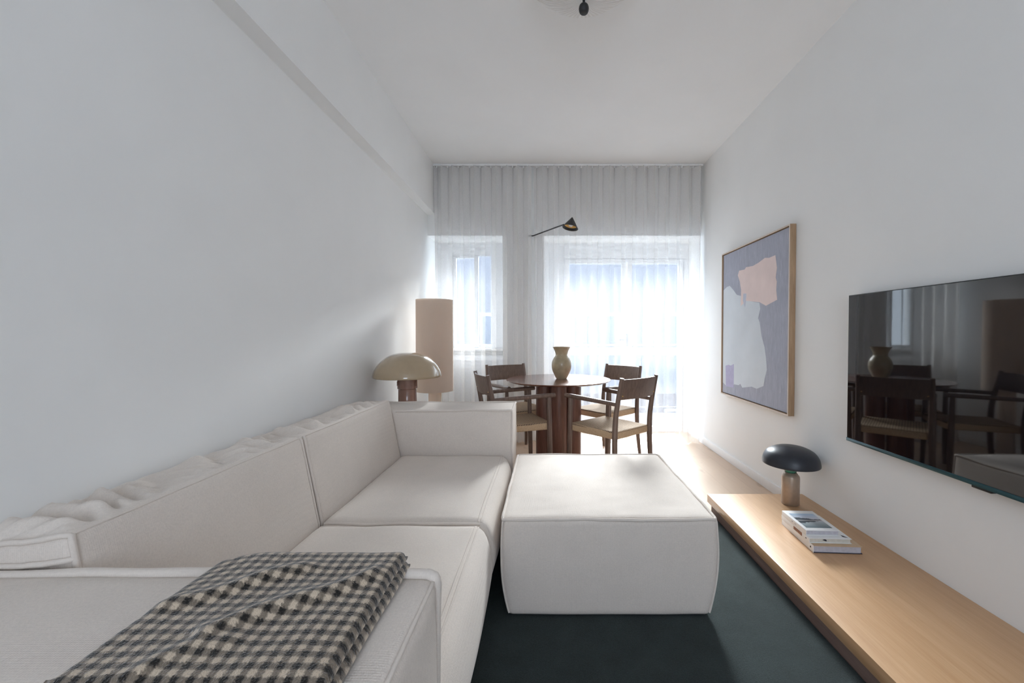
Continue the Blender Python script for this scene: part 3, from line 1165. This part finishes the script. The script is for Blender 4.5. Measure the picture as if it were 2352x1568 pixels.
zb = 0.1225
b1, _ = book('thick white-spined book with tan cover and grey pages, bottom of the stack', 1.250, 1.922, zb, 0.222, 0.292, 0.034, math.radians(-3.5), M['tan_cover'], M['paper_white'], M['pages'], M['slate_cover'])
lathe('spine_mark', [(0, 0), (0.0045, 0), (0.0045, 0.0004), (0, 0.0004)], M['ink'], b1, 16).location = (0, 0.022, 0.018)
b1.children[-1].rotation_euler = (0, -math.pi / 2, 0)
b2, fc2 = book('cream paperback with a russet picture on its spine, middle of the stack', 1.245, 1.945, zb + 0.0345, 0.196, 0.255, 0.023, math.radians(-3.0), M['paper_white'], M['paper_white'], M['pages_cream'])
box('spine_picture', (-0.0006, 0.060, 0.0035), (-0.0001, 0.135, 0.0195), M['spine_photo'], b2)
box('spine_mark', (-0.0006, 0.022, 0.009), (-0.0001, 0.030, 0.014), M['ink'], b2)
bm = bmesh.new()
vs = [bm.verts.new((x, 0.0036, z)) for x, z in ((0.062, 0.0135), (0.070, 0.017), (0.077, 0.0175), (0.083, 0.013), (0.083, 0.0085), (0.077, 0.0085), (0.070, 0.0115))]
bm.faces.new(vs)
from_bm('page_edge_mark', bm, M['ink'], b2, False)
bm = bmesh.new()
bm.faces.new([bm.verts.new((x, y, 0.0233)) for x, y in ((0.166, 0.020), (0.186, 0.010), (0.178, 0.028), (0.168, 0.040))])
from_bm('cover_mark', bm, M['slate_cover'], fc2, False)
b3, fc3 = book('small white book with a lake photograph on its cover, top of the stack', 1.247, 1.972, zb + 0.058, 0.158, 0.222, 0.025, math.radians(-2.5), M['paper_white'], M['paper_white'], M['pages'])
cp = box('cover_photograph', (0.0, 0.0, 0.0), (0.124, 0.160, 0.0003), M['cover_photo'], fc3)
cp.location = (0.016, 0.026, 0.0251)
for yy in (0.085, 0.093, 0.115, 0.122):
    box('spine_mark', (-0.0006, yy, 0.010), (-0.0001, yy + 0.005, 0.015), M['pages'], b3)

# ------------------------------------------------------------------ dining table and vase
TX, TY = 0.105, 3.735
dt = thing('dining_table', 'round reddish walnut dining table on thick cylinder legs', 'table', (TX, TY, 0))
lathe('table_top', [(0, 0.712), (0.36, 0.712), (0.44, 0.722), (0.466, 0.733), (0.469, 0.737), (0.467, 0.740), (0, 0.740)], M['table'], dt, 96, (0, 0, 0), 25)
for dx, dy in ((-0.130, -0.045), (0.130, -0.045), (0, -0.125)):
    lathe('leg', [(0, 0), (0.070, 0), (0.072, 0.002), (0.072, 0.712), (0, 0.712)], M['table_leg'], dt, 40, (dx, dy, 0))

vs_ = thing('vase', 'beige glazed ceramic vase with flared neck on the dining table', 'vase', (0.134, 3.765, 0.7405))
H_ = 0.288
pr = [(0.046, 0.0), (0.049, 0.004), (0.066, 0.035), (0.083, 0.075), (0.090, 0.115), (0.086, 0.155), (0.071, 0.188), (0.057, 0.208), (0.055, 0.225), (0.062, 0.252), (0.077, 0.282), (0.082, 0.290)]
lathe('body', [(0, 0)] + smooth_prof(pr, 5) + smooth_prof([(0.079, 0.290), (0.058, 0.252), (0.050, 0.222), (0.066, 0.188), (0.081, 0.150), (0.078, 0.08), (0.045, 0.012)], 5) + [(0, 0.012)], M['ceramic'], vs_, 56)


# ------------------------------------------------------------------ dining chairs
def make_chair(label):
    r = thing('dining_chair', label, 'chair', (0, 0, 0), 0, 'armchairs around the dining table')
    W = M['walnut']
    for s in (-1, 1):
        pts = curve3([(s * 0.222, -0.030, 0.0), (s * 0.213, -0.004, 0.22), (s * 0.208, 0.002, 0.43), (s * 0.207, -0.010, 0.60), (s * 0.206, -0.058, 0.842)], 6)
        n = len(pts)
        tube('rear_leg', pts, [0.0145 + 0.0055 * math.sin(math.pi * min(1, k / n * 1.05)) for k in range(n)], W, r, 12)
        pts = curve3([(s * 0.226, 0.440, 0.0), (s * 0.225, 0.432, 0.30), (s * 0.226, 0.425, 0.657)], 6)
        n = len(pts)
        tube('front_leg', pts, [0.0135 + 0.0060 * math.sin(math.pi * min(1, 0.1 + k / n * 0.85)) for k in range(n)], W, r, 12)
        tube('armrest', [(s * 0.207, -0.010, 0.655), (s * 0.213, 0.10, 0.659), (s * 0.222, 0.30, 0.666), (s * 0.228, 0.475, 0.671)], [0.0145, 0.0155, 0.017, 0.0175], W, r, 14)
    # curved back board
    bm = bmesh.new()
    N = 14
    rows = []
    for (t, z) in ((0, 0.688), (0, 0.705), (0, 0.76), (0, 0.815), (0, 0.832)):
        lean = -0.010 - (z - 0.60) / 0.242 * 0.048
        row = []
        for i in range(N + 1):
            u = -1 + 2 * i / N
            bow = -0.030 * (1 - u * u)
            thin = 0.006 if z in (0.688, 0.832) else 0.009
            row.append((bm.verts.new((u * 0.202, lean + bow + thin, z)), bm.verts.new((u * 0.202, lean + bow - thin, z))))
        rows.append(row)
    for a, b in zip(rows, rows[1:]):
        for i in range(N):
            bm.faces.new((a[i][0], a[i + 1][0], b[i + 1][0], b[i][0]))
            bm.faces.new((a[i][1], b[i][1], b[i + 1][1], a[i + 1][1]))
    for rw, fl in ((rows[0], 1), (rows[-1], -1)):
        for i in range(N):
            q = (rw[i][0], rw[i][1], rw[i + 1][1], rw[i + 1][0])
            bm.faces.new(q[::fl])
    for i in (0, N):
        for a, b in zip(rows, rows[1:]):
            bm.faces.new((a[i][0], b[i][0], b[i][1], a[i][1]))
    bk = from_bm('backrest', bm, W, r, True, 50)
    for s in (-1, 1):
        p = lathe('peg', [(0, 0), (0.004, 0), (0.004, 0.003), (0, 0.003)], M['gold'], bk, 10)
        p.location = (s * 0.185, -0.047, 0.715)
        p.rotation_euler = (math.radians(90), 0, 0)
    # woven seat wrapped round its rails
    bm = bmesh.new()
    NX, NY = 16, 16
    hx, y0, y1, z0, z1 = 0.205, 0.006, 0.452, 0.398, 0.456
    add_box(bm, (-hx, y0, z0), (hx, y1, z1), 0.012, 3)
    bmesh.ops.subdivide_edges(bm, edges=[e for e in bm.edges if e.calc_length() > 0.2], cuts=10, use_grid_fill=True)
    for v in bm.verts:
        u = v.co.x / hx
        w = (v.co.y - (y0 + y1) / 2) / ((y1 - y0) / 2)
        if v.co.z > 0.45:
            v.co.z -= 0.006 * max(0, 1 - u ** 2) * max(0, 1 - w ** 2)
        v.co.x *= 1.0 + 0.04 * w
    from_bm('woven_seat', bm, M['cord'], r, True, 50)
    return r


chair0 = make_chair('')
# rear mid point at seat height, facing direction, label
spots = [
    ((0.633, 3.021), (-0.665, 0.747), 'dark walnut armchair with woven seat at the table, back turned to the ottoman'),
    ((-0.462, 3.255), (0.925, 0.380), 'dark walnut armchair with woven seat at the table, partly behind the sofa arm'),
    ((0.712, 4.045), (-0.745, -0.667), 'dark walnut armchair with woven seat between the round table and the wide curtain'),
    ((-0.388, 4.130), (0.530, -0.848), 'dark walnut armchair between the round table and the narrower curtain, mostly hidden by the tabletop'),
]
for k, (p, d, lab) in enumerate(spots):
    ch = chair0 if k == 0 else copy_tree(chair0)
    ch.location = (p[0], p[1], 0)
    ch.rotation_euler = (0, 0, math.atan2(-d[0], d[1]))
    ch['label'] = lab

# ------------------------------------------------------------------ lamps by the sofa
st = thing('side_table', 'small round dark side table behind the sofa arm, under the beige lamp', 'side table', (-1.005, 3.02, 0))
lathe('top', [(0, 0.492), (0.19, 0.492), (0.20, 0.498), (0.20, 0.510), (0, 0.510)], M['walnut'], st, 48)
for a in (0.5, 2.6, 4.7):
    tube('leg', [(0.11 * math.cos(a), 0.11 * math.sin(a), 0.492), (0.17 * math.cos(a), 0.17 * math.sin(a), 0.0)], 0.014, M['walnut'], st, 10)

ml = thing('mushroom_lamp', 'large glossy beige mushroom lamp with brown stem behind the sofa arm', 'lamp', (-1.008, 2.985, 0.511))
lathe('stem', [(0, 0), (0.072, 0), (0.074, 0.01), (0.066, 0.02), (0.064, 0.24), (0.070, 0.245), (0.070, 0.335), (0, 0.335)], M['lamp_brown'], ml, 48)
for a in (0.0, 2.09, 4.19):
    bm = bmesh.new()
    add_box(bm, (0.0700, -0.010, 0.265), (0.0755, 0.010, 0.300), 0.002, 1)
    c = from_bm('clip', bm, M['lamp_brown'], ml)
    c.rotation_euler = (0, 0, a - 0.3)
lathe('shade', smooth_prof([(0.0, 0.503), (0.06, 0.500), (0.13, 0.478), (0.190, 0.432), (0.225, 0.380), (0.236, 0.345), (0.237, 0.330)], 7) + [(0.234, 0.327)]
      + smooth_prof([(0.230, 0.332), (0.218, 0.378), (0.185, 0.424), (0.128, 0.469), (0.06, 0.491), (0.0, 0.495)], 5), M['lamp_beige'], ml, 72)

fl = thing('floor_lamp', 'tall beige linen cylinder floor lamp beside the narrower curtain', 'lamp', (-1.020, 3.76, 0))
lathe('base', [(0, 0), (0.13, 0), (0.135, 0.006), (0.13, 0.014), (0.060, 0.05), (0.056, 0.30), (0.058, 0.655), (0, 0.655)], M['linen_shade'], fl, 40)
lathe('shade', [(0.158, 0.63), (0.165, 0.63), (0.164, 1.456), (0.157, 1.456), (0.157, 1.45), (0.158, 0.64), (0.158, 0.63)], M['linen_shade'], fl, 64, angle=30)
lathe('diffuser', [(0.156, 1.447), (0, 1.447)], M['linen_shade'], fl, 48)

# ------------------------------------------------------------------ wall lamp reaching out between the curtains
wl = thing('wall_lamp', 'black cone reading lamp on a thin arm reaching out between the curtains', 'lamp', (-0.215, YS, 2.19))
lathe('wall_plate', [(0, 0), (0.03, 0), (0.03, 0.012), (0, 0.012)], M['trim'], wl, 32).rotation_euler = (math.pi / 2, 0, 0)
p1 = Vector((0.150, 3.70, 2.120)) - wl.location
p0 = Vector((-0.02 + 0.02, -0.015, 0.0))
tube('arm', [p0, Vector((-0.145, YC, 2.172)) - wl.location, p1], 0.0062, M['black_metal'], wl, 12)
cone = lathe('cone_shade', [(0.0035, 0.098), (0.005, 0.098), (0.071, 0.001), (0.0715, 0.0), (0.070, 0.0), (0.004, 0.094)], M['black_metal'], wl, 48)
inner = lathe('reflector', [(0.0695, 0.0005), (0.0690, 0.0025), (0.004, 0.090), (0, 0.0905)], M['gold'], cone, 48)
bulb = lathe('bulb', smooth_prof([(0, 0.012), (0.016, 0.018), (0.020, 0.032), (0.012, 0.055), (0.008, 0.07)], 4), M['paper_white'], cone, 20)
cone.location = Vector((0.207, 3.68, 2.085)) - wl.location
cone.rotation_euler = (math.radians(-7), math.radians(11), 0)

# ------------------------------------------------------------------ ceiling lamp
cl = thing('ceiling_lamp', 'shallow pleated paper ceiling lamp with black finial', 'lamp', (0.172, 1.952, ZC))
lathe('canopy', [(0, -0.001), (0.06, -0.001), (0.06, -0.02), (0, -0.02)], M['trim'], cl, 32)
tube('stem', [(0, 0, -0.02), (0, 0, -0.245)], 0.006, M['black_metal'], cl, 10)
bm = bmesh.new()
NS = 180
prof = [(0.012, -0.222), (0.10, -0.200), (0.20, -0.150), (0.27, -0.090), (0.30, -0.050), (0.29, -0.030)]
rings = []
for r0, z in prof:
    rings.append([bm.verts.new(((r0 + (0.004 * r0 / 0.3 if k % 2 else -0.004 * r0 / 0.3)) * math.cos(2 * math.pi * k / NS), (r0 + (0.004 * r0 / 0.3 if k % 2 else -0.004 * r0 / 0.3)) * math.sin(2 * math.pi * k / NS), z)) for k in range(NS)])
for a, b in zip(rings, rings[1:]):
    for k in range(NS):
        bm.faces.new((a[k], a[(k + 1) % NS], b[(k + 1) % NS], b[k]))
from_bm('shade', bm, M['pleat'], cl, True, 60)
lathe('finial', smooth_prof([(0.0, -0.282), (0.016, -0.279), (0.0225, -0.267), (0.0225, -0.252), (0.016, -0.240), (0.0, -0.237)], 5), M['black_metal'], cl, 32)
